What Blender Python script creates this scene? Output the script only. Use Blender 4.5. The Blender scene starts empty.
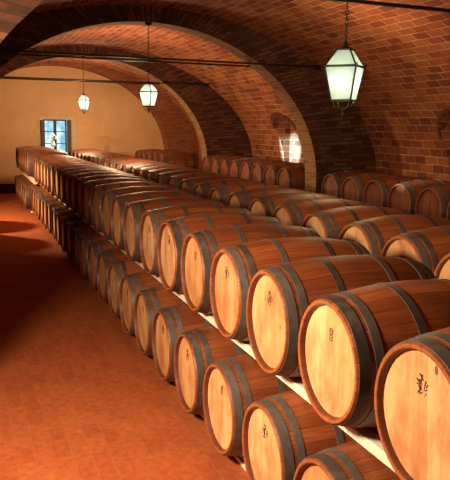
import bpy, bmesh, math, random
from mathutils import Vector, Matrix
PI = math.pi
random.seed(7)
S = bpy.context.scene
C = S.collection
H = 2.17
SK = math.radians(3.0)

# ------------------------------------------------------------------ nodes
class N:
    def __init__(s, name):
        s.m = bpy.data.materials.new(name); s.m.use_nodes = True
        s.t = s.m.node_tree; s.t.nodes.clear()
        s.out = s.t.nodes.new('ShaderNodeOutputMaterial')
    def n(s, typ, **kw):
        o = s.t.nodes.new('ShaderNode' + typ)
        for k, v in kw.items():
            if k.startswith('i_'):
                o.inputs[k[2:].replace('_', ' ')].default_value = v
            else: setattr(o, k, v)
        return o
    def l(s, a, b): s.t.links.new(a, b)
    def math(s, op, a, b=None, c=None):
        o = s.n('Math', operation=op)
        for i, v in enumerate((a, b, c)):
            if v is None: continue
            if isinstance(v, (int, float)): o.inputs[i].default_value = v
            else: s.l(v, o.inputs[i])
        return o.outputs[0]
    def mix(s, fac, a, b, mode='MIX'):
        o = s.n('Mix', data_type='RGBA', blend_type=mode)
        for i, v in ((0, fac), (6, a), (7, b)):
            if isinstance(v, (int, float)): o.inputs[i].default_value = v
            elif isinstance(v, tuple): o.inputs[i].default_value = (*v, 1)
            else: s.l(v, o.inputs[i])
        return o.outputs[2]
    def noise(s, vec, scale, detail=3, rough=.55):
        o = s.n('TexNoise'); o.inputs['Scale'].default_value = scale
        o.inputs['Detail'].default_value = detail; o.inputs['Roughness'].default_value = rough
        if vec is not None: s.l(vec, o.inputs['Vector'])
        return o.outputs['Fac']
    def ramp(s, fac, p0, p1, c0=(0, 0, 0), c1=(1, 1, 1)):
        o = s.n('ValToRGB'); s.l(fac, o.inputs[0])
        e = o.color_ramp.elements
        e[0].position = p0; e[1].position = p1; e[0].color = (*c0, 1); e[1].color = (*c1, 1)
        return o.outputs[0]
    def bsdf(s, col, rough=.6, metal=0., spec=.5, bump=None, bstr=.3, bdist=.01, coat=0):
        b = s.n('BsdfPrincipled')
        if isinstance(col, tuple): b.inputs['Base Color'].default_value = (*col, 1)
        else: s.l(col, b.inputs['Base Color'])
        if isinstance(rough, (int, float)): b.inputs['Roughness'].default_value = rough
        else: s.l(rough, b.inputs['Roughness'])
        b.inputs['Metallic'].default_value = metal
        b.inputs['Specular IOR Level'].default_value = spec
        b.inputs['Coat Weight'].default_value = coat
        if bump is not None:
            u = s.n('Bump'); u.inputs['Strength'].default_value = bstr; u.inputs['Distance'].default_value = bdist
            s.l(bump, u.inputs['Height']); s.l(u.outputs[0], b.inputs['Normal'])
        s.l(b.outputs[0], s.out.inputs[0]); return b
    def xyz(s, vec):
        o = s.n('SeparateXYZ'); s.l(vec, o.inputs[0]); return o.outputs
    def comb(s, *a):
        o = s.n('CombineXYZ')
        for i, v in enumerate(a):
            if isinstance(v, (int, float)): o.inputs[i].default_value = v
            else: s.l(v, o.inputs[i])
        return o.outputs[0]

def brick_mat(name, c1, c2, c3, mortar, bw, rh, ms=.007, varscale=.6, bstr=.5):
    m = N(name)
    uv = m.n('UVMap').outputs[0]
    nz = m.n('TexNoise'); nz.inputs['Scale'].default_value = 3; m.l(uv, nz.inputs['Vector'])
    wob = m.n('VectorMath', operation='MULTIPLY_ADD'); m.l(nz.outputs['Color'], wob.inputs[0])
    wob.inputs[1].default_value = (.03, .03, 0); m.l(uv, wob.inputs[2])
    b = m.n('TexBrick'); m.l(wob.outputs[0], b.inputs['Vector'])
    b.inputs['Scale'].default_value = 1; b.inputs['Brick Width'].default_value = bw
    b.inputs['Row Height'].default_value = rh; b.inputs['Mortar Size'].default_value = ms
    b.inputs['Mortar Smooth'].default_value = .3; b.inputs['Bias'].default_value = 0
    b.inputs['Color1'].default_value = (0, 0, 0, 1); b.inputs['Color2'].default_value = (1, 1, 1, 1)
    b.inputs['Mortar'].default_value = (.5, .5, .5, 1)
    r = m.n('ValToRGB'); m.l(b.outputs['Color'], r.inputs[0])
    e = r.color_ramp.elements; e[0].color = (*c1, 1); e[1].color = (*c3, 1); e[0].position = .05; e[1].position = .95
    k = e.new(.45); k.color = (*c2, 1)
    big = m.noise(uv, varscale, 4)
    col = m.mix(m.ramp(big, .35, .7), r.outputs[0], m.mix(.5, r.outputs[0], c2))
    fine = m.noise(uv, 18, 4)
    col = m.mix(.45, col, m.mix(1, col, m.ramp(fine, .25, .7, (.35, .35, .35), (1.25, 1.25, 1.25)), 'MULTIPLY'))
    mn = m.math('MULTIPLY', b.outputs['Fac'], m.ramp(m.noise(uv, 2.2, 3), .35, .62, (.25,) * 3, (1,) * 3))
    col = m.mix(mn, col, mortar)
    hgt = m.math('SUBTRACT', m.math('MULTIPLY', fine, .4), b.outputs['Fac'])
    m.bsdf(col, .85, spec=.25, bump=hgt, bstr=bstr, bdist=.012)
    return m.m

M = {}
M['vault'] = brick_mat('vault_brick', (.19, .042, .020), (.35, .095, .034), (.46, .17, .062), (.82, .60, .44), .32, .145, .0055)
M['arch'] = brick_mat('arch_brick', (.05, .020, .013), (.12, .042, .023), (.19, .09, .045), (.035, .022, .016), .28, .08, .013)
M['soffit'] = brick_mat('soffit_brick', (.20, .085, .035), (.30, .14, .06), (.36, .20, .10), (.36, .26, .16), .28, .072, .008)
M['terracotta'] = brick_mat('terracotta_floor', (.37, .088, .027), (.40, .10, .032), (.43, .115, .038), (.41, .12, .043), .24, .12, .004, .5, .25)

def plaster():
    m = N('ochre_plaster'); co = m.n('TexCoord').outputs['Object']
    a = m.noise(co, 1.3, 5); b = m.noise(co, 14, 4)
    col = m.mix(m.ramp(a, .3, .75), (.62, .36, .17), (.74, .47, .24))
    col = m.mix(m.ramp(b, .45, .75), col, (.60, .35, .17))
    m.bsdf(col, .9, spec=.2, bump=b, bstr=.2); return m.m
M['plaster'] = plaster()
def plain(name, col, rough=.6, metal=0., ns=30, amt=.35, spec=.5):
    m = N(name); co = m.n('TexCoord').outputs['Object']; f = m.noise(co, ns, 4)
    c = m.mix(m.ramp(f, .3, .7), tuple(x * (1 - amt) for x in col), tuple(min(1, x * (1 + amt * .5)) for x in col))
    m.bsdf(c, rough, metal, spec, bump=f, bstr=.1); return m.m
M['hood'] = plain('dark_hood_brick', (.16, .055, .03), .85)
M['fine'] = brick_mat('fine_red_brick', (.20, .06, .03), (.28, .085, .04), (.36, .13, .06), (.34, .16, .09), .28, .075, .006)
M['iron'] = plain('black_iron', (.018, .014, .012), .55, .3)
M['brass'] = plain('aged_brass', (.12, .115, .05), .4, .7)
M['white'] = plain('white_reveal', (.62, .52, .38), .8)
M['shutter'] = plain('brown_shutter', (.14, .055, .03), .7)
M['darkframe'] = plain('dark_window_frame', (.035, .032, .035), .6)
M['skirting'] = plain('dark_skirting', (.05, .025, .018), .8)
M['vase'] = plain('white_ceramic', (.75, .75, .68), .3)
M['petal'] = plain('white_petal', (.8, .85, .7), .6)
M['leaf'] = plain('green_leaf', (.12, .22, .06), .6)
M['ink'] = plain('dark_ink_brand', (.10, .04, .02), .8)
def grain(name, c1, c2, axis='Y', sc=6):
    m = N(name); co = m.n('TexCoord').outputs['Object']
    mp = m.n('Mapping'); m.l(co, mp.inputs[0])
    mp.inputs['Scale'].default_value = {'X': (.1, 1, 1), 'Y': (1, .1, 1), 'Z': (1, 1, .1)}[axis]
    f = m.noise(mp.outputs[0], sc * 4, 4)
    c = m.mix(m.ramp(f, .3, .7), c1, c2); m.bsdf(c, .7, bump=f, bstr=.15); return m.m
M['rail'] = grain('pale_rail_wood', (.84, .76, .60), (.92, .86, .74))
M['bung'] = plain('bung_wood', (.22, .10, .05), .7)

def stave():
    m = N('oak_staves'); co = m.n('TexCoord').outputs['Object']; X, Y, Z = m.xyz(co)
    rnd = m.n('ObjectInfo').outputs['Random']
    ang = m.math('ADD', m.math('ARCTAN2', Y, Z), PI)
    t = m.math('MULTIPLY', ang, 27 / (2 * PI))
    fr = m.math('FRACT', t); idx = m.math('FLOOR', t)
    wn = m.n('TexWhiteNoise', noise_dimensions='2D')
    m.l(m.comb(idx, rnd, 0), wn.inputs['Vector'])
    joint = m.math('LESS_THAN', m.math('ABSOLUTE', m.math('SUBTRACT', fr, .5)), .465)
    gv = m.comb(m.math('ADD', m.math('MULTIPLY', X, 1.2), m.math('MULTIPLY', rnd, 37.)), m.math('MULTIPLY', t, 1.6), m.math('MULTIPLY', rnd, 11.))
    g = m.noise(gv, 4, 5, .6)
    dirt = m.noise(m.comb(m.math('ADD', X, m.math('MULTIPLY', rnd, 20.)), Y, Z), 5, 4)
    base = m.mix(wn.outputs['Value'], (.25, .068, .022), (.40, .128, .040))
    base = m.mix(m.ramp(g, .3, .72), m.mix(1., base, (.55, .48, .42), 'MULTIPLY'), base)
    tint = m.mix(rnd, (.72, .66, .62), (1.15, 1.12, 1.05)); base = m.mix(1., base, tint, 'MULTIPLY')
    base = m.mix(m.math('MULTIPLY', m.ramp(dirt, .5, .75), .6), base, (.09, .03, .018))
    endz = m.math('GREATER_THAN', m.math('ABSOLUTE', X), .4995)
    base = m.mix(m.math('MULTIPLY', endz, .6), base, (.42, .145, .05))
    inner_shade = m.math('MULTIPLY', m.math('LESS_THAN', m.math('SQRT', m.math('ADD', m.math('MULTIPLY', Y, Y), m.math('MULTIPLY', Z, Z))), .2655), m.math('LESS_THAN', m.math('ABSOLUTE', X), .4975))
    base = m.mix(m.math('MULTIPLY', inner_shade, .8), base, (.10, .03, .015))  # shadow line inside the chime recess, painted into the stave colour
    base = m.mix(m.math('ADD', m.math('MULTIPLY', joint, .6), .4), (.07, .022, .012), base)
    m.bsdf(base, m.math('ADD', m.math('MULTIPLY', g, .25), .36), spec=.42, bump=m.math('ADD', joint, m.math('MULTIPLY', g, .4)), bstr=.35, bdist=.004)
    return m.m
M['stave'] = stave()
def headm(name='pale_oak_head', ca=(.66, .40, .19), cb=(.82, .55, .30), cs=(.42, .13, .045)):
    m = N(name); co = m.n('TexCoord').outputs['Object']; X, Y, Z = m.xyz(co)
    rnd = m.n('ObjectInfo').outputs['Random']
    t = m.math('ADD', m.math('DIVIDE', Y, .083), .37); fr = m.math('FRACT', t); idx = m.math('FLOOR', t)
    wn = m.n('TexWhiteNoise', noise_dimensions='2D'); m.l(m.comb(idx, rnd, 0), wn.inputs['Vector'])
    joint = m.math('LESS_THAN', m.math('ABSOLUTE', m.math('SUBTRACT', fr, .5)), .478)
    gv = m.comb(m.math('MULTIPLY', rnd, 31.), m.math('MULTIPLY', Y, 9.), m.math('MULTIPLY', Z, .9))
    g = m.noise(gv, 4.5, 4, .6)
    base = m.mix(wn.outputs['Value'], ca, cb)
    base = m.mix(m.ramp(g, .25, .75), m.mix(1., base, (.80, .72, .62), 'MULTIPLY'), base)
    rv = m.comb(m.math('MULTIPLY', rnd, 57.), Y, m.math('MULTIPLY', Z, .55))
    st = m.ramp(m.noise(rv, 7, 4, .6), .43, .66)
    base = m.mix(m.math('MULTIPLY', st, .68), base, cs)
    kn = m.n('TexVoronoi'); kn.inputs['Scale'].default_value = 4.2; m.l(rv, kn.inputs['Vector'])
    base = m.mix(m.math('LESS_THAN', kn.outputs['Distance'], .045), base, (.22, .08, .03))
    tint = m.mix(rnd, (.82, .74, .66), (1.05, 1.05, 1.02)); base = m.mix(1., base, tint, 'MULTIPLY')
    base = m.mix(m.math('ADD', m.math('MULTIPLY', joint, .5), .5), (.50, .26, .11), base)
    m.bsdf(base, .62, spec=.3, bump=m.math('ADD', joint, m.math('MULTIPLY', g, .3)), bstr=.2, bdist=.003)
    return m.m
M['head'] = headm()
M['aged'] = headm('dark_red_head', (.19, .050, .020), (.29, .092, .038), (.10, .028, .015))  # darker, redder head colour for the wall stacks
def hoopm():
    m = N('galvanised_hoop'); co = m.n('TexCoord').outputs['Object']
    rnd = m.n('ObjectInfo').outputs['Random']
    f = m.noise(co, 22, 4); f2 = m.noise(co, 5, 3)
    c = m.mix(rnd, (.050, .046, .047), (.15, .142, .145))
    c = m.mix(m.ramp(f, .45, .75), c, (.11, .065, .042))
    c = m.mix(m.ramp(f2, .5, .8), c, (.20, .195, .20))
    m.bsdf(c, m.math('ADD', m.math('MULTIPLY', f, .25), .36), .35, .5); return m.m
M['hoop'] = hoopm()

def glassm():
    m = N('frosted_lantern_glass'); co = m.n('TexCoord').outputs['Object']; f = m.noise(co, 7, 3)
    tr = m.n('BsdfTransparent'); tr.inputs[0].default_value = (.80, .90, .76, 1)
    tl = m.n('BsdfTranslucent'); m.l(m.mix(m.ramp(f, .35, .7), (.72, .76, .62), (.90, .95, .90)), tl.inputs[0])
    mx = m.n('MixShader'); mx.inputs[0].default_value = .8
    m.l(tr.outputs[0], mx.inputs[1]); m.l(tl.outputs[0], mx.inputs[2]); m.l(mx.outputs[0], m.out.inputs[0]); return m.m
M['glow'] = glassm()
def emis(name, col, st):
    m = N(name); e = m.n('Emission'); e.inputs[0].default_value = (*col, 1); e.inputs[1].default_value = st
    m.l(e.outputs[0], m.out.inputs[0]); return m.m
M['bulb'] = emis('glowing_bulb', (.9, 1, .86), 6)
def panem():
    m = N('window_glass'); tr = m.n('BsdfTransparent'); tr.inputs[0].default_value = (.92, .97, 1, 1)
    gl = m.n('BsdfGlossy'); gl.inputs['Roughness'].default_value = .05
    mx = m.n('MixShader'); mx.inputs[0].default_value = .06
    m.l(tr.outputs[0], mx.inputs[1]); m.l(gl.outputs[0], mx.inputs[2]); m.l(mx.outputs[0], m.out.inputs[0]); return m.m
M['pane'] = panem()

# ------------------------------------------------------------------ mesh helpers
def obj(name, bm, mat, parent=None, smooth=False, normals=True):
    if normals: bmesh.ops.recalc_face_normals(bm, faces=bm.faces)
    me = bpy.data.meshes.new(name); bm.to_mesh(me); bm.free()
    for mt in (mat if isinstance(mat, (list, tuple)) else [mat]): me.materials.append(mt)
    if smooth:
        for p in me.polygons: p.use_smooth = True
        me.set_sharp_from_angle(angle=math.radians(38))
    o = bpy.data.objects.new(name, me); C.objects.link(o)
    if parent: o.parent = parent
    return o
def tag(o, label, cat, group=None):
    o['label'] = label; o['category'] = cat
    if group: o['group'] = group
    return o
def thing(name, label, cat, loc=(0, 0, 0), rz=0, group=None):
    o = bpy.data.objects.new(name, None); C.objects.link(o); o.empty_display_size = .1
    o.location = loc; o.rotation_euler = (0, 0, rz)
    return tag(o, label, cat, group)
def struct(o): o['kind'] = 'structure'; return o
def box(bm, x0, x1, y0, y1, z0, z1, mat=None):
    r = bmesh.ops.create_cube(bm, size=1)
    mm = Matrix.Translation(((x0 + x1) / 2, (y0 + y1) / 2, (z0 + z1) / 2)) @ Matrix.Diagonal((x1 - x0, y1 - y0, z1 - z0, 1))
    if mat is not None: mm = mat @ mm
    bmesh.ops.transform(bm, matrix=mm, verts=r['verts']); return r['verts']
def tube(bm, a, b, r0, r1=None, seg=8):
    a = Vector(a); b = Vector(b); d = b - a
    q = d.to_track_quat('Z', 'Y').to_matrix().to_4x4()
    bmesh.ops.create_cone(bm, cap_ends=True, segments=seg, radius1=r0, radius2=r0 if r1 is None else r1, depth=d.length,
                          matrix=Matrix.Translation((a + b) / 2) @ q)
def lathe_x(bm, prof, seg=44, closed=False):   # prof: (x, r)
    rings = []
    for x, r in prof:
        rings.append([bm.verts.new((x, r * math.sin(2 * PI * i / seg), r * math.cos(2 * PI * i / seg))) for i in range(seg)])
    n = len(rings)
    for j in range(n if closed else n - 1):
        A, B = rings[j], rings[(j + 1) % n]
        for i in range(seg):
            bm.faces.new((A[i], A[(i + 1) % seg], B[(i + 1) % seg], B[i]))
    return rings
def lathe_z(bm, prof, seg=16, cx=0, cy=0):
    rings = [[bm.verts.new((cx + r * math.cos(2 * PI * i / seg), cy + r * math.sin(2 * PI * i / seg), z)) for i in range(seg)] for z, r in prof]
    for A, B in zip(rings, rings[1:]):
        for i in range(seg): bm.faces.new((A[i], A[(i + 1) % seg], B[(i + 1) % seg], B[i]))
    bm.faces.new(rings[0]); bm.faces.new(rings[-1])

# ------------------------------------------------------------------ camera
cam = bpy.data.cameras.new('camera'); co = bpy.data.objects.new('camera', cam); C.objects.link(co)
R = Vector((0.93841, -0.34525, 0.01382)); U = Vector((0.04226, 0.15438, 0.98711)); F = Vector((0.34293, 0.92573, -0.15946))
co.matrix_world = Matrix(((R[0], U[0], -F[0], 0), (R[1], U[1], -F[1], 0), (R[2], U[2], -F[2], H), (0, 0, 0, 1)))
cam.sensor_fit = 'HORIZONTAL'; cam.sensor_width = 36; cam.lens = 700 / 450 * 36
cam.clip_start = .05; cam.clip_end = 200
S.camera = co

# ------------------------------------------------------------------ the setting
VX, VZ, VA, VB = 2.93, 1.2, 4.6, 2.90
Y_NEAR, Y_FAR = -4.2, 24.2
def vault():
    bm = bmesh.new(); uvl = bm.loops.layers.uv.new('UVMap')
    n = 72; pts = [(VX + VA * math.cos(PI * i / n), VZ + VB * math.sin(PI * i / n)) for i in range(n + 1)]
    s = [1.2]
    for a, b in zip(pts, pts[1:]): s.append(s[-1] + math.dist(a, b))
    ys = [Y_NEAR, 2, 8, 14, 20, Y_FAR]
    V = [[bm.verts.new((x, y, z)) for y in ys] for x, z in pts]
    for i in range(n):
        for j in range(len(ys) - 1):
            f = bm.faces.new((V[i][j], V[i][j + 1], V[i + 1][j + 1], V[i + 1][j])); f.smooth = True
            for lp, (a, b) in zip(f.loops, ((i, j), (i, j + 1), (i + 1, j + 1), (i + 1, j))): lp[uvl].uv = (ys[b], s[a])
    o = obj('ceiling', bm, M['vault'], normals=False)
    for p in o.data.polygons: p.use_smooth = True
    md = o.modifiers.new('thickness', 'SOLIDIFY'); md.thickness = .9; md.offset = 1
    # carve the two arched wall niches into the vault haunch
    cut = bmesh.new(); uc = cut.loops.layers.uv.new('UVMap')
    for y0, y1, zs, top in ((8.20, 9.62, 2.05, 2.50), (15.02, 16.10, 2.15, 2.42)):
        P = [(y0, 1.22), (y1, 1.22), (y1, zs)] + [((y0 + y1) / 2 + (y1 - y0) / 2 * math.cos(PI * k / 10), zs + (top - zs) * math.sin(PI * k / 10)) for k in range(1, 10)] + [(y0, zs)]
        A = [cut.verts.new((6.6, y, z)) for y, z in P]; B = [cut.verts.new((7.66, y, z)) for y, z in P]
        cut.faces.new(A); cut.faces.new(list(reversed(B)))
        for k in range(len(P)): cut.faces.new((A[k], B[k], B[(k + 1) % len(P)], A[(k + 1) % len(P)]))
    bmesh.ops.recalc_face_normals(cut, faces=cut.faces)
    for f in cut.faces:
        for lp in f.loops:
            c = lp.vert.co; n = f.normal
            lp[uc].uv = (c.y, c.z) if abs(n.x) > .5 else ((c.x, c.z) if abs(n.y) > .5 else (c.y, c.x))
    me = bpy.data.meshes.new('cut'); cut.to_mesh(me); cut.free(); me.materials.append(M['vault'])
    k = bpy.data.objects.new('cut', me); C.objects.link(k)
    b = o.modifiers.new('niches', 'BOOLEAN'); b.object = k; b.operation = 'DIFFERENCE'; b.solver = 'EXACT'
    bpy.context.view_layer.update()
    res = bpy.data.meshes.new_from_object(o.evaluated_get(bpy.context.evaluated_depsgraph_get()))
    o.modifiers.clear(); o.data = res; bpy.data.objects.remove(k)
    o.data.set_sharp_from_angle(angle=math.radians(30))
    return struct(o)
vault()
def flat_uv(o, ax):
    me = o.data; uv = me.uv_layers.new(name='UVMap')
    for lp in me.loops:
        v = me.vertices[lp.vertex_index].co; uv.data[lp.index].uv = (v[ax[0]], v[ax[1]])
for nm, x0, x1 in (('wall_left', VX - VA - .25, VX - VA), ('wall_right', VX + VA, VX + VA + .25)):
    bm = bmesh.new(); box(bm, x0, x1, Y_NEAR, Y_FAR, -.15, 1.2); o = obj(nm, bm, M['vault']); flat_uv(o, (1, 2)); struct(o)
bm = bmesh.new(); box(bm, VX - VA - .25, VX + VA + .25, Y_NEAR - .3, Y_FAR + .6, -.15, 0)
o = obj('floor', bm, M['terracotta']); flat_uv(o, (1, 0)); struct(o)
bm = bmesh.new(); box(bm, VX - VA - .3, VX + VA + .3, Y_NEAR - .3, Y_NEAR, -.15, 4.4)
struct(obj('wall_back', bm, M['plaster']))

# end wall with a window opening, in its own frame (x along the wall)
WY = 23.1
def frame(Y0): return Matrix.Translation((0, Y0, 0)) @ Matrix.Rotation(SK, 4, 'Z')
wx0, wx1, wz0, wz1 = 2.28, 3.24, 1.18, 2.33
bm = bmesh.new()
for a in ((-2.2, wx0, -.1, 4.5), (wx1, 8.3, -.1, 4.5), (wx0, wx1, -.1, wz0), (wx0, wx1, wz1, 4.5)):
    box(bm, a[0], a[1], 0, .4, a[2], a[3])
o = obj('wall_far', bm, M['plaster']); o.matrix_world = frame(WY); struct(o)
bm = bmesh.new(); box(bm, -1.6, 7.5, -.03, 0, 0, .30)
o = obj('baseboard_far', bm, M['skirting']); o.matrix_world = frame(WY); struct(o)
win = bpy.data.objects.new('window_1', None); C.objects.link(win); win.matrix_world = frame(WY); struct(win)
bm = bmesh.new()
for a in ((wx0 - .07, wx0, wz0 - .07, wz1 + .07), (wx1, wx1 + .13, wz0 - .07, wz1 + .07), (wx0, wx1, wz1, wz1 + .06), (wx0, wx1, wz0 - .06, wz0)):
    box(bm, a[0], a[1], -.02, .02, a[2], a[3])
obj('window_surround', bm, M['white'], win)
def casement(a, b):
    bm = bmesh.new(); t = .045
    box(bm, a, a + t, .10, .15, wz0, wz1); box(bm, b - t, b, .10, .15, wz0, wz1)
    box(bm, a + t, b - t, .10, .15, wz0, wz0 + t); box(bm, a + t, b - t, .10, .15, wz1 - t, wz1)
    for k in (1, 2):
        z = wz0 + (wz1 - wz0) * k / 3; box(bm, a + t, b - t, .11, .14, z - .013, z + .013)
    c = obj('casement', bm, M['darkframe'], win)
    bm = bmesh.new(); box(bm, a + t, b - t, .122, .128, wz0 + t, wz1 - t); obj('pane', bm, M['pane'], c)
mid = (wx0 + wx1) / 2
casement(wx0 + .11, mid); casement(mid, wx1 - .11)
for a, b in ((wx0, wx0 + .10), (wx1 - .10, wx1)):
    bm = bmesh.new(); box(bm, a + .01, b, -.10, .16, wz0 + .01, wz1 - .01)
    for k in range(5):
        z = wz0 + .1 + k * .21; box(bm, a, b - .01, -.105, .1, z, z + .15)
    obj('shutter', bm, M['shutter'], win)
bm = bmesh.new(); box(bm, wx0 - .05, wx1 + .05, -.06, .1, wz0 - .05, wz0 + .008); obj('window_sill', bm, M['white'], win)

# transverse arches
IA, IB = 3.25, 2.65
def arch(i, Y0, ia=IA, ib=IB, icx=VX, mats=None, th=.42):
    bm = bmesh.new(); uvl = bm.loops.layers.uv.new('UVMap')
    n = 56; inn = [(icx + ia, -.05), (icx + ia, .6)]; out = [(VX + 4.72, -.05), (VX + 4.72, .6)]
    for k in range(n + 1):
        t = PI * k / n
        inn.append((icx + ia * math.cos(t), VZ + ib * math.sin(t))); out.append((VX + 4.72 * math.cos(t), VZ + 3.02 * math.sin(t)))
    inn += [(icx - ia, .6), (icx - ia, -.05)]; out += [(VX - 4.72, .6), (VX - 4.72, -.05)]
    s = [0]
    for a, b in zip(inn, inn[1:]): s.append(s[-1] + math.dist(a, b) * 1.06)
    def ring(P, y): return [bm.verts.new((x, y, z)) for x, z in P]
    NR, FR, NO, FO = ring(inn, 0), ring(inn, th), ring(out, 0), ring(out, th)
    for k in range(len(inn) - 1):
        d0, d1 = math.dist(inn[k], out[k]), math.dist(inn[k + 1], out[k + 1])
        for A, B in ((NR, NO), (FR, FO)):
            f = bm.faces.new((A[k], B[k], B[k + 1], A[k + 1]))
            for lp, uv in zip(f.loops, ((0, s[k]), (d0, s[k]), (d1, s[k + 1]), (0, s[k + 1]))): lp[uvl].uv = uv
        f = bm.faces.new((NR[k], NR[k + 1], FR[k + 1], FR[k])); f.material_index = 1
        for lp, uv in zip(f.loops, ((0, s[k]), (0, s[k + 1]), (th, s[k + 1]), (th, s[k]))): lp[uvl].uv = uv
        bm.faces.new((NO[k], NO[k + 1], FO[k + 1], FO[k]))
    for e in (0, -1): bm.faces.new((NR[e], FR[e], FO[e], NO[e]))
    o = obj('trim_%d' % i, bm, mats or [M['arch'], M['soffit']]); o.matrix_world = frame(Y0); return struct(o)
ARCH = [-1.5, 4.95, 11.45, 17.8]
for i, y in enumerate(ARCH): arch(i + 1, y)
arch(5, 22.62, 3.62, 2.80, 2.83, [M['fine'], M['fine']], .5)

# brick hoods over the two niches
def hood(i, y0, y1, zs, top, w=.13):
    bm = bmesh.new(); yc = (y0 + y1) / 2; n = 15
    for k in range(n):
        t = PI * (k + .5) / n; a, b = (y1 - y0) / 2 + w / 2, top - zs + w / 2
        y, z = yc + a * math.cos(t), zs + b * math.sin(t)
        x = VX + VA * math.sqrt(1 - ((z - VZ) / VB) ** 2); lean = math.atan2((z - VZ) / VB ** 2, (x - VX) / VA ** 2)
        m = Matrix.Translation((x, y, z)) @ Matrix.Rotation(-lean, 4, 'Y') @ Matrix.Rotation(math.atan2(math.sin(t) / b, math.cos(t) / a), 4, 'X')
        box(bm, -.035, .02, -w / 2, w / 2, -.04, .04, m)
    o = obj('trim_%d' % i, bm, M['hood']); struct(o)
hood(6, 8.20, 9.62, 2.05, 2.50, .05); hood(7, 15.02, 16.10, 2.15, 2.42)

# iron tie rods, one on each side of every arch
names = {1: 'nearest lantern arch', 2: 'dark middle arch', 3: 'farthest free arch'}
for i, y in enumerate(ARCH):
    if i == 0: continue
    for side, dy in (('near', -.06), ('far', .48)):
        bm = bmesh.new(); zz = 3.27
        dx = VA * math.sqrt(1 - ((zz - VZ) / VB) ** 2)
        x0, x1 = VX - dx + .03, VX + dx - .03
        box(bm, x0, x1, -.015, .015, zz - .015, zz + .015)
        r = obj('tie_rod', bm, M['iron']); r.matrix_world = frame(y + dy)
        for e in (x0 + .01, x1 - .01):
            bm = bmesh.new(); box(bm, e - .03, e + .03, -.045, .045, zz - .05, zz + .05)
            obj('anchor_plate', bm, M['iron'], r)
        tag(r, 'black iron tie rod on the %s side of the %s' % (side, names[i]), 'tie rod', 'iron tie rods')

# ------------------------------------------------------------------ barrels
HL, RB, RE = .500, .3490, .289
def rad(x): return RE + (RB - RE) * (1 - (x / HL) ** 2)
def barrel_proto():
    t = thing('wine_barrel', '', 'barrel')
    bm = bmesh.new(); n = 18; prof = []
    ri = .262
    prof += [(-HL + .045, ri - .004), (-HL + .02, ri), (-HL + .002, ri + .006), (-HL, ri + .010), (-HL, RE - .005), (-HL + .004, RE)]
    for k in range(1, n): x = -HL + 2 * HL * k / n; prof.append((x, rad(x)))
    prof += [(HL - .004, RE), (HL, RE - .005), (HL, ri + .010), (HL - .002, ri + .006), (HL - .02, ri), (HL - .045, ri - .004)]
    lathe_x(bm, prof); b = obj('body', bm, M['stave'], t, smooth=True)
    for s in (-1, 1):
        bm = bmesh.new(); x = s * (HL - .030)
        lathe_x(bm, [(x, ri + .004), (x, .18), (x + s * .002, .09)], 44)
        c = bm.verts.new((x + s * .002, 0, 0)); rr = [v for v in bm.verts if abs(v.co.yz.length - .09) < 1e-4]
        rr.sort(key=lambda v: math.atan2(v.co.y, v.co.z))
        for i in range(len(rr)): bm.faces.new((rr[i], rr[(i + 1) % len(rr)], c))
        h = obj('head', bm, M['head'], t)
        for f in h.data.polygons: f.use_smooth = False
        if s < 0: front = h
    for s in (-1, 1):
        for a, w in ((.012, .050), (.086, .040), (.310, .040)):
            bm = bmesh.new(); xs = [HL - a - w * k / 2 for k in range(3)]
            prof = [(s * x, rad(x) + .0035) for x in xs] + [(s * x, rad(x) - .001) for x in reversed(xs)]
            lathe_x(bm, prof, 44, closed=True)
            for da in (0, .10):   # the two rivets of the lap
                an = 2.2 + a * 4 + da; xm = HL - a - w / 2; r = rad(xm) + .003
                p = Vector((s * xm, r * math.sin(an), r * math.cos(an))); q = p + Vector((0, math.sin(an), math.cos(an))) * .003
                tube(bm, p, q, .007, .004, 6)
            obj('hoop', bm, M['hoop'], t, smooth=True)
    return t, front
proto, front_head = barrel_proto()
KIDS = list(proto.children)

def stamp_mesh(kind):
    rd = random.Random(kind); bm = bmesh.new(); x = -HL + .0275
    def stroke(y0, z0, y1, z1, w=.006):
        d = Vector((0, y1 - y0, z1 - z0)); L = d.length; a = math.atan2(y1 - y0, z1 - z0)
        m = Matrix.Translation((x, (y0 + y1) / 2, (z0 + z1) / 2)) @ Matrix.Rotation(-a, 4, 'X')
        box(bm, -.0006, .0006, -w / 2, w / 2, -L / 2, L / 2, m)
    if kind % 3 != 1:      # burnt brand: a tight cluster of short strokes
        for k in range(26):
            y = rd.gauss(0, .013); z = .12 + rd.gauss(0, .020); a = rd.uniform(-1.2, 1.2); L = rd.uniform(.006, .02)
            stroke(y, z, y + L * math.sin(a), z + L * math.cos(a), rd.uniform(.003, .006))
    else:    # two chalked figures, one above the other
        for c in (.13, .098):
            stroke(-.011, c, .009, c, .004); stroke(-.011, c, -.011, c + .026, .006); stroke(-.011, c + .026, .009, c + .026, .004); stroke(.011, c, .011, c + .026, .005); stroke(-.011, c + .013, .009, c + .013, .004)
    return obj('stamp', bm, M['ink'])
stamps = []
for k in range(3):
    o = stamp_mesh(k); stamps.append(o.data); bpy.data.objects.remove(o)

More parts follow.
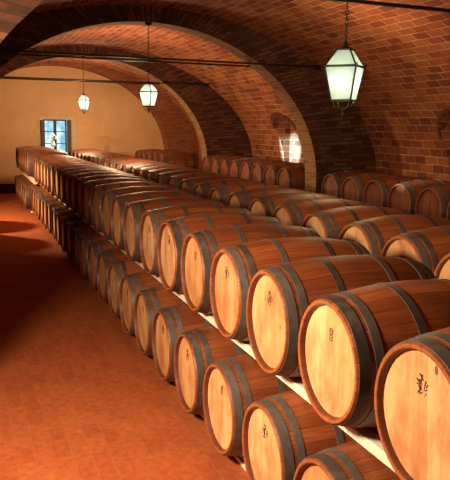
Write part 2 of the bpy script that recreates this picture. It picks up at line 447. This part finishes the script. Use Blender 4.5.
dark_heads = {}
for ch in KIDS:
    if ch.name.startswith('head'):
        d = ch.data.copy(); d.materials[0] = M['aged']; dark_heads[ch.data.name] = d
used = [False]
def barrel(x, y, z, label, group, stamp=None, spin=0., aged=False):
    if used[0]:
        t = proto.copy(); C.objects.link(t)
        for ch in KIDS:
            c = ch.copy(); C.objects.link(c); c.parent = t
            if ch is front_head: fh = c
            if aged and ch.name.startswith('head'): c.data = dark_heads[ch.data.name]
    else:
        t = proto; fh = front_head; used[0] = True
    t.location = (x, y, z); t.rotation_euler = (spin, 0, random.uniform(-.008, .008))
    t['label'] = label; t['group'] = group
    if stamp is not None:
        s = bpy.data.objects.new('stamp', stamps[stamp % 3]); C.objects.link(s); s.parent = fh; s['label'] = 'dark burnt brand'
    return t
ORD = ['', 'first', 'second', 'third', 'fourth', 'fifth', 'sixth', 'seventh', 'eighth', 'ninth', 'tenth', 'eleventh', 'twelfth', 'thirteenth',
       'fourteenth', 'fifteenth', 'sixteenth', 'seventeenth', 'eighteenth', 'nineteenth', 'twentieth']
ORD += ['twenty-' + o for o in ORD[1:10]] + ['thirtieth', 'thirty-first']
ZU, ZL = 1.095, .367
KF, FARX, FARZ = 23, -.12, .09
def row(xu, xl, yu0, yl0, nu, nl, where, stampn=0, note={}, hm=None):
    for k in range(nu):
        nth = 'nearest' if k == 0 else ('farthest' if k == nu - 1 else ORD[k + 1] + ' from the near end')
        lab = '%swine barrel, upper tier of %s, %s' % (note.get(('u', k), 'oak '), where, nth)
        fx, fz = (FARX, FARZ) if (where == 'the aisle stack' and k >= KF) else (0, 0)
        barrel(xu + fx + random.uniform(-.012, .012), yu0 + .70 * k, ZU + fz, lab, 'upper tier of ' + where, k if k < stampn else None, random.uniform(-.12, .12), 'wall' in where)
    for k in range(nl):
        fx = FARX if (where == 'the aisle stack' and k >= KF) else 0
        nth = 'nearest' if k == 0 else ('farthest' if k == nl - 1 else ORD[k + 1] + ' from the near end')
        lab = '%swine barrel, lower tier of %s, %s' % (note.get(('l', k), 'oak '), where, nth)
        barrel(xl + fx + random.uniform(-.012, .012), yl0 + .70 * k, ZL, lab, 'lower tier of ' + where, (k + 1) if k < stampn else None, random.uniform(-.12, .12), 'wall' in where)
def rails(xu, y0, y1, where, xl=None, up=0):
    for x, s in ((xu - HL + .17, 'aisle'), (xu + HL - .17, 'wall')):
        for z0, z1, lv in ((0, .034, 'on the floor'), (.709, .762, 'between the two tiers')):
            if z0 == 0 and xl is not None: xx = x + xl - xu
            else: xx = x
            bm = bmesh.new(); box(bm, xx - .04, xx + .04, y0, y1, z0, z1 + (up if z0 else 0))
            bmesh.ops.bevel(bm, geom=bm.edges[:], offset=.005, segments=1, affect='EDGES')
            tag(obj('barrel_rail', bm, M['rail']), 'pale timber rail %s, %s, %s side' % (lv, where, s), 'rail', 'timber rails')
AXU, AXL = 1.546 + HL, 1.462 + HL
NOTE = {('u', 0): 'big pale-headed ', ('u', 1): 'pale-headed ', ('u', 2): 'stained-head ', ('l', 0): 'half-cropped ', ('l', 1): 'dark-hooped '}
row(AXU, AXL, 2.08, 1.95, 29, 29, 'the aisle stack', 9, NOTE)
rails(AXU, 1.55, 17.74, 'near part of the aisle stack', AXL)
rails(AXU + FARX, 17.78, 22.2, 'far part of the aisle stack', AXL + FARX, FARZ)
row(3.02 + HL, 3.02 + HL, 2.28, 2.28, 29, 29, 'the second stack', 0)
rails(3.02 + HL, 1.95, 22.0, 'the second stack')
DX = 5.93 + HL
row(DX, DX, 5.9, 5.9, 8, 8, 'the near wall stack', 0); rails(DX, 5.6, 11.2, 'the near wall stack')
row(DX, DX, 12.72, 12.72, 8, 8, 'the middle wall stack', 0); rails(DX, 12.4, 17.97, 'the middle wall stack')
row(5.1 + HL, 5.1 + HL, 19.12, 19.12, 5, 5, 'the far wall stack', 0); rails(5.1 + HL, 18.8, 22.4, 'the far wall stack')

# the large upright casks by the left wall whose shadows fall across the aisle floor
for k, (y, wh) in enumerate(((13.92, 'nearest the dark middle arch'), (14.90, 'between two others'), (15.82, 'farthest of three'))):
    t = barrel(-.56, y, HL * 1.3, 'large upright oak cask by the left wall, ' + wh, 'upright casks by the left wall')
    t.name = 'upright_cask'; t['category'] = 'cask'; t.scale = (1.3, 1.3, 1.3); t.rotation_euler = (0, PI / 2, 0)

# ------------------------------------------------------------------ lanterns
LW = 5.0
def lantern(x, y, zb, sc, rz, ztop, lab):
    t = thing('hanging_lantern', lab, 'lantern', (x, y, zb), rz, 'hanging lanterns')
    # z from bottom of the finial; shoulder half width a
    z1, z2, z3, z4 = .13 * sc, .41 * sc, .55 * sc, .59 * sc
    b, a, c = .085 * sc, .135 * sc, .055 * sc
    cor = lambda h, z: [Vector((sx * h, sy * h, z)) for sx, sy in ((-1, -1), (1, -1), (1, 1), (-1, 1))]
    L1, L2, L3 = cor(b, z1), cor(a, z2), cor(c, z3)
    bm = bmesh.new(); r = .0075 * sc
    for i in range(4):
        j = (i + 1) % 4
        for P, Q in ((L1[i], L1[j]), (L2[i], L2[j]), (L3[i], L3[j]), (L1[i], L2[i]), (L2[i], L3[i])): tube(bm, P, Q, r if P is not L2[i] or Q is not L2[j] else r * 1.3, None, 6)
        o = L2[i] * 1.0; d = Vector((o.x, o.y, 0)).normalized()
        tube(bm, o, o + d * .022 * sc + Vector((0, 0, .022 * sc)), r, r * .4, 6)
    obj('frame', bm, M['iron'], t)
    for i in range(4):
        j = (i + 1) % 4; k = .985
        bm = bmesh.new()
        for P in ((L1[i], L1[j], L2[j], L2[i]), (L2[i], L2[j], L3[j], L3[i])):
            vs = [bm.verts.new((v.x * k, v.y * k, v.z)) for v in P]; bm.faces.new(vs)
        g = obj('glass_pane', bm, M['glow'], t); md = g.modifiers.new('thickness', 'SOLIDIFY'); md.thickness = .002
    bm = bmesh.new(); lathe_z(bm, [(z3 - .005, c * 1.1), (z3 + .012, c * .9), (z4 - .01, .02 * sc), (z4, .025 * sc), (z4 + .02, .012 * sc), (z4 + .035, .005)], 12); obj('cap', bm, M['iron'], t)
    bm = bmesh.new(); lathe_z(bm, [(0, .006), (.012, .016 * sc), (.03, .008), (.05, .022 * sc), (.065, .014 * sc)], 10); obj('finial', bm, M['brass'], t)
    for i in range(4):   # scroll brackets under the body
        bm = bmesh.new(); d = Vector((L1[i].x, L1[i].y, 0)).normalized(); pts = []
        for s in range(9):
            u = s / 8; pts.append(d * (b * 1.3 * (u ** .55) + .012 + .012 * math.sin(u * 2 * PI)) + Vector((0, 0, .055 * sc + (z1 - .055 * sc) * u)))
        for p, q in zip(pts, pts[1:]): tube(bm, p, q, .006 * sc, None, 6)
        obj('scroll_bracket', bm, M['brass'], t)
    bm = bmesh.new(); lathe_z(bm, [(z1 - .01, b * .95), (z1 + .004, b * .95)], 4); bmesh.ops.rotate(bm, verts=bm.verts, matrix=Matrix.Rotation(PI / 4, 3, 'Z')); obj('base_plate', bm, M['iron'], t)
    bm = bmesh.new(); lathe_z(bm, [(z1 + .09, .016), (z1 + .12, .045), (z1 + .17, .052), (z1 + .22, .035), (z1 + .25, .015)], 16); obj('bulb', bm, M['bulb'], t, smooth=True)
    l = bpy.data.lights.new('lantern_light', 'POINT'); l.energy = LW; l.color = (.93, 1, .93); l.shadow_soft_size = .075
    lo = bpy.data.objects.new('lantern_light', l); C.objects.link(lo); lo.location = (x, y, zb + z1 + .15)
    bm = bmesh.new(); tube(bm, (0, 0, z1), (0, 0, z1 + .09), .014, None, 8); obj('bulb_holder', bm, M['iron'], t)
    # chain of real links
    bm = bmesh.new(); z = z4 + .03; k = 0; top = ztop - zb
    while z < top - .01:
        L = .05; pl = (Vector((1, 0, 0)) if k % 2 else Vector((0, 1, 0))) * .011
        zc = z + L / 2
        P = [Vector((0, 0, zc - .026)) , Vector((0, 0, zc - .016)) + pl, Vector((0, 0, zc + .016)) + pl, Vector((0, 0, zc + .026)), Vector((0, 0, zc + .016)) - pl, Vector((0, 0, zc - .016)) - pl]
        for i in range(6): tube(bm, P[i], P[(i + 1) % 6], .0032, None, 5)
        z += .042; k += 1
    obj('chain', bm, M['iron'], t)
    bm = bmesh.new(); lathe_z(bm, [(top - .05, .012), (top - .03, .05), (top + .03, .07)], 12); obj('ceiling_hook', bm, M['iron'], t)
apex = VZ + IB
lantern(2.965, 5.22, 2.275, .97, -.80, apex, 'large glowing glass lantern hanging nearest, at the upper right')
lantern(2.93, 11.70, 2.385, .86, -.80, apex, 'glowing glass lantern of middle size, hanging from the dark arch')
lantern(2.84, 17.98, 2.43, .86, -.80 + .2, apex, 'smallest and farthest glowing lantern, hanging left in front of the plaster wall')

# ------------------------------------------------------------------ vase of flowers on the far barrels
v = thing('flower_vase', 'small vase of white flowers standing on the barrels before the window', 'vase', (2.36, 20.6, ZU + FARZ + RB + .004))
bm = bmesh.new(); lathe_z(bm, [(0, .05), (.05, .075), (.12, .055), (.16, .045), (.18, .06)], 14); obj('vase', bm, M['vase'], v, smooth=True)
for k in range(11):
    a = k * 2.4; r = .03 + .012 * k; z = .36 - .012 * k
    p = Vector((r * math.cos(a), r * math.sin(a), z))
    bm = bmesh.new(); tube(bm, (0, 0, .14), p, .005, .003, 5); s = obj('stem', bm, M['leaf'], v)
    bm = bmesh.new(); bmesh.ops.create_icosphere(bm, subdivisions=1, radius=.032, matrix=Matrix.Translation(p) @ Matrix.Diagonal((1, 1, .6, 1))); obj('blossom', bm, M['petal'], s)

# ------------------------------------------------------------------ light
def area(name, loc, target, sx, sy, power, col, spread=PI):
    l = bpy.data.lights.new(name, 'AREA'); l.shape = 'RECTANGLE'; l.size = sx; l.size_y = sy; l.energy = power; l.color = col; l.spread = spread
    o = bpy.data.objects.new(name, l); C.objects.link(o); o.location = loc
    o.rotation_euler = (Vector(target) - Vector(loc)).to_track_quat('-Z', 'Y').to_euler(); return o
def spot(name, loc, target, power, col, ang, blend=.3, r=.05):
    l = bpy.data.lights.new(name, 'SPOT'); l.energy = power; l.color = col; l.spot_size = math.radians(ang); l.spot_blend = blend; l.shadow_soft_size = r
    o = bpy.data.objects.new(name, l); C.objects.link(o); o.location = loc
    o.rotation_euler = (Vector(target) - Vector(loc)).to_track_quat('-Z', 'Y').to_euler(); return o
def point(name, loc, power, col, r=.1):
    l = bpy.data.lights.new(name, 'POINT'); l.energy = power; l.color = col; l.shadow_soft_size = r
    o = bpy.data.objects.new(name, l); C.objects.link(o); o.location = loc; return o
WARM = (1, .66, .34)
#LIGHTS
area('lamp_key', (-.95, 3.1, 2.22), (2.0, 4.6, 1.0), .4, .4, 235, (1, .72, .45))
point('lamp_near_vault', (1.2, -1.0, 2.2), 5, WARM, .3)
point('lamp_bay_zero', (4.8, 8.4, 2.9), 44, WARM, .2)
spot('lamp_bay_one', (-1.12, 16.0, 2.05), (1.0, 16.5, 0), 900, WARM, 130, .25, .05)
point('lamp_vault_one', (3.2, 14.6, 2.6), 165, (1, .66, .36), .2)
point('lamp_vault_two', (3.0, 20.4, 2.6), 200, (1, .72, .42), .2)
spot('daylight_patch', (-.9, 14.6, 2.3), (7.6, 15.85, 1.62), 42000, (.25, .66, 1), 6.5, .9, .02)
spot('daylight_glint', (-.9, 8.2, 2.25), (6.5, 8.75, 1.46), 6000, (.7, .85, 1), 4.5, .9, .02)

w = bpy.data.worlds.new('world'); S.world = w; w.use_nodes = True
nt = w.node_tree; bg = nt.nodes['Background']; bg.inputs[1].default_value = 1.7
tc = nt.nodes.new('ShaderNodeTexCoord'); nz = nt.nodes.new('ShaderNodeTexNoise'); nz.inputs['Scale'].default_value = 60
nt.links.new(tc.outputs['Generated'], nz.inputs['Vector'])
rp = nt.nodes.new('ShaderNodeValToRGB'); rp.color_ramp.elements[0].position = .42; rp.color_ramp.elements[1].position = .6
rp.color_ramp.elements[0].color = (.20, .42, .48, 1); rp.color_ramp.elements[1].color = (.62, .85, .92, 1)
nt.links.new(nz.outputs['Fac'], rp.inputs[0]); nt.links.new(rp.outputs[0], bg.inputs[0])
vs = S.view_settings; vs.view_transform = 'Standard'; vs.look = 'None'; vs.gamma = 1; vs.use_curve_mapping = False; vs.exposure = 0
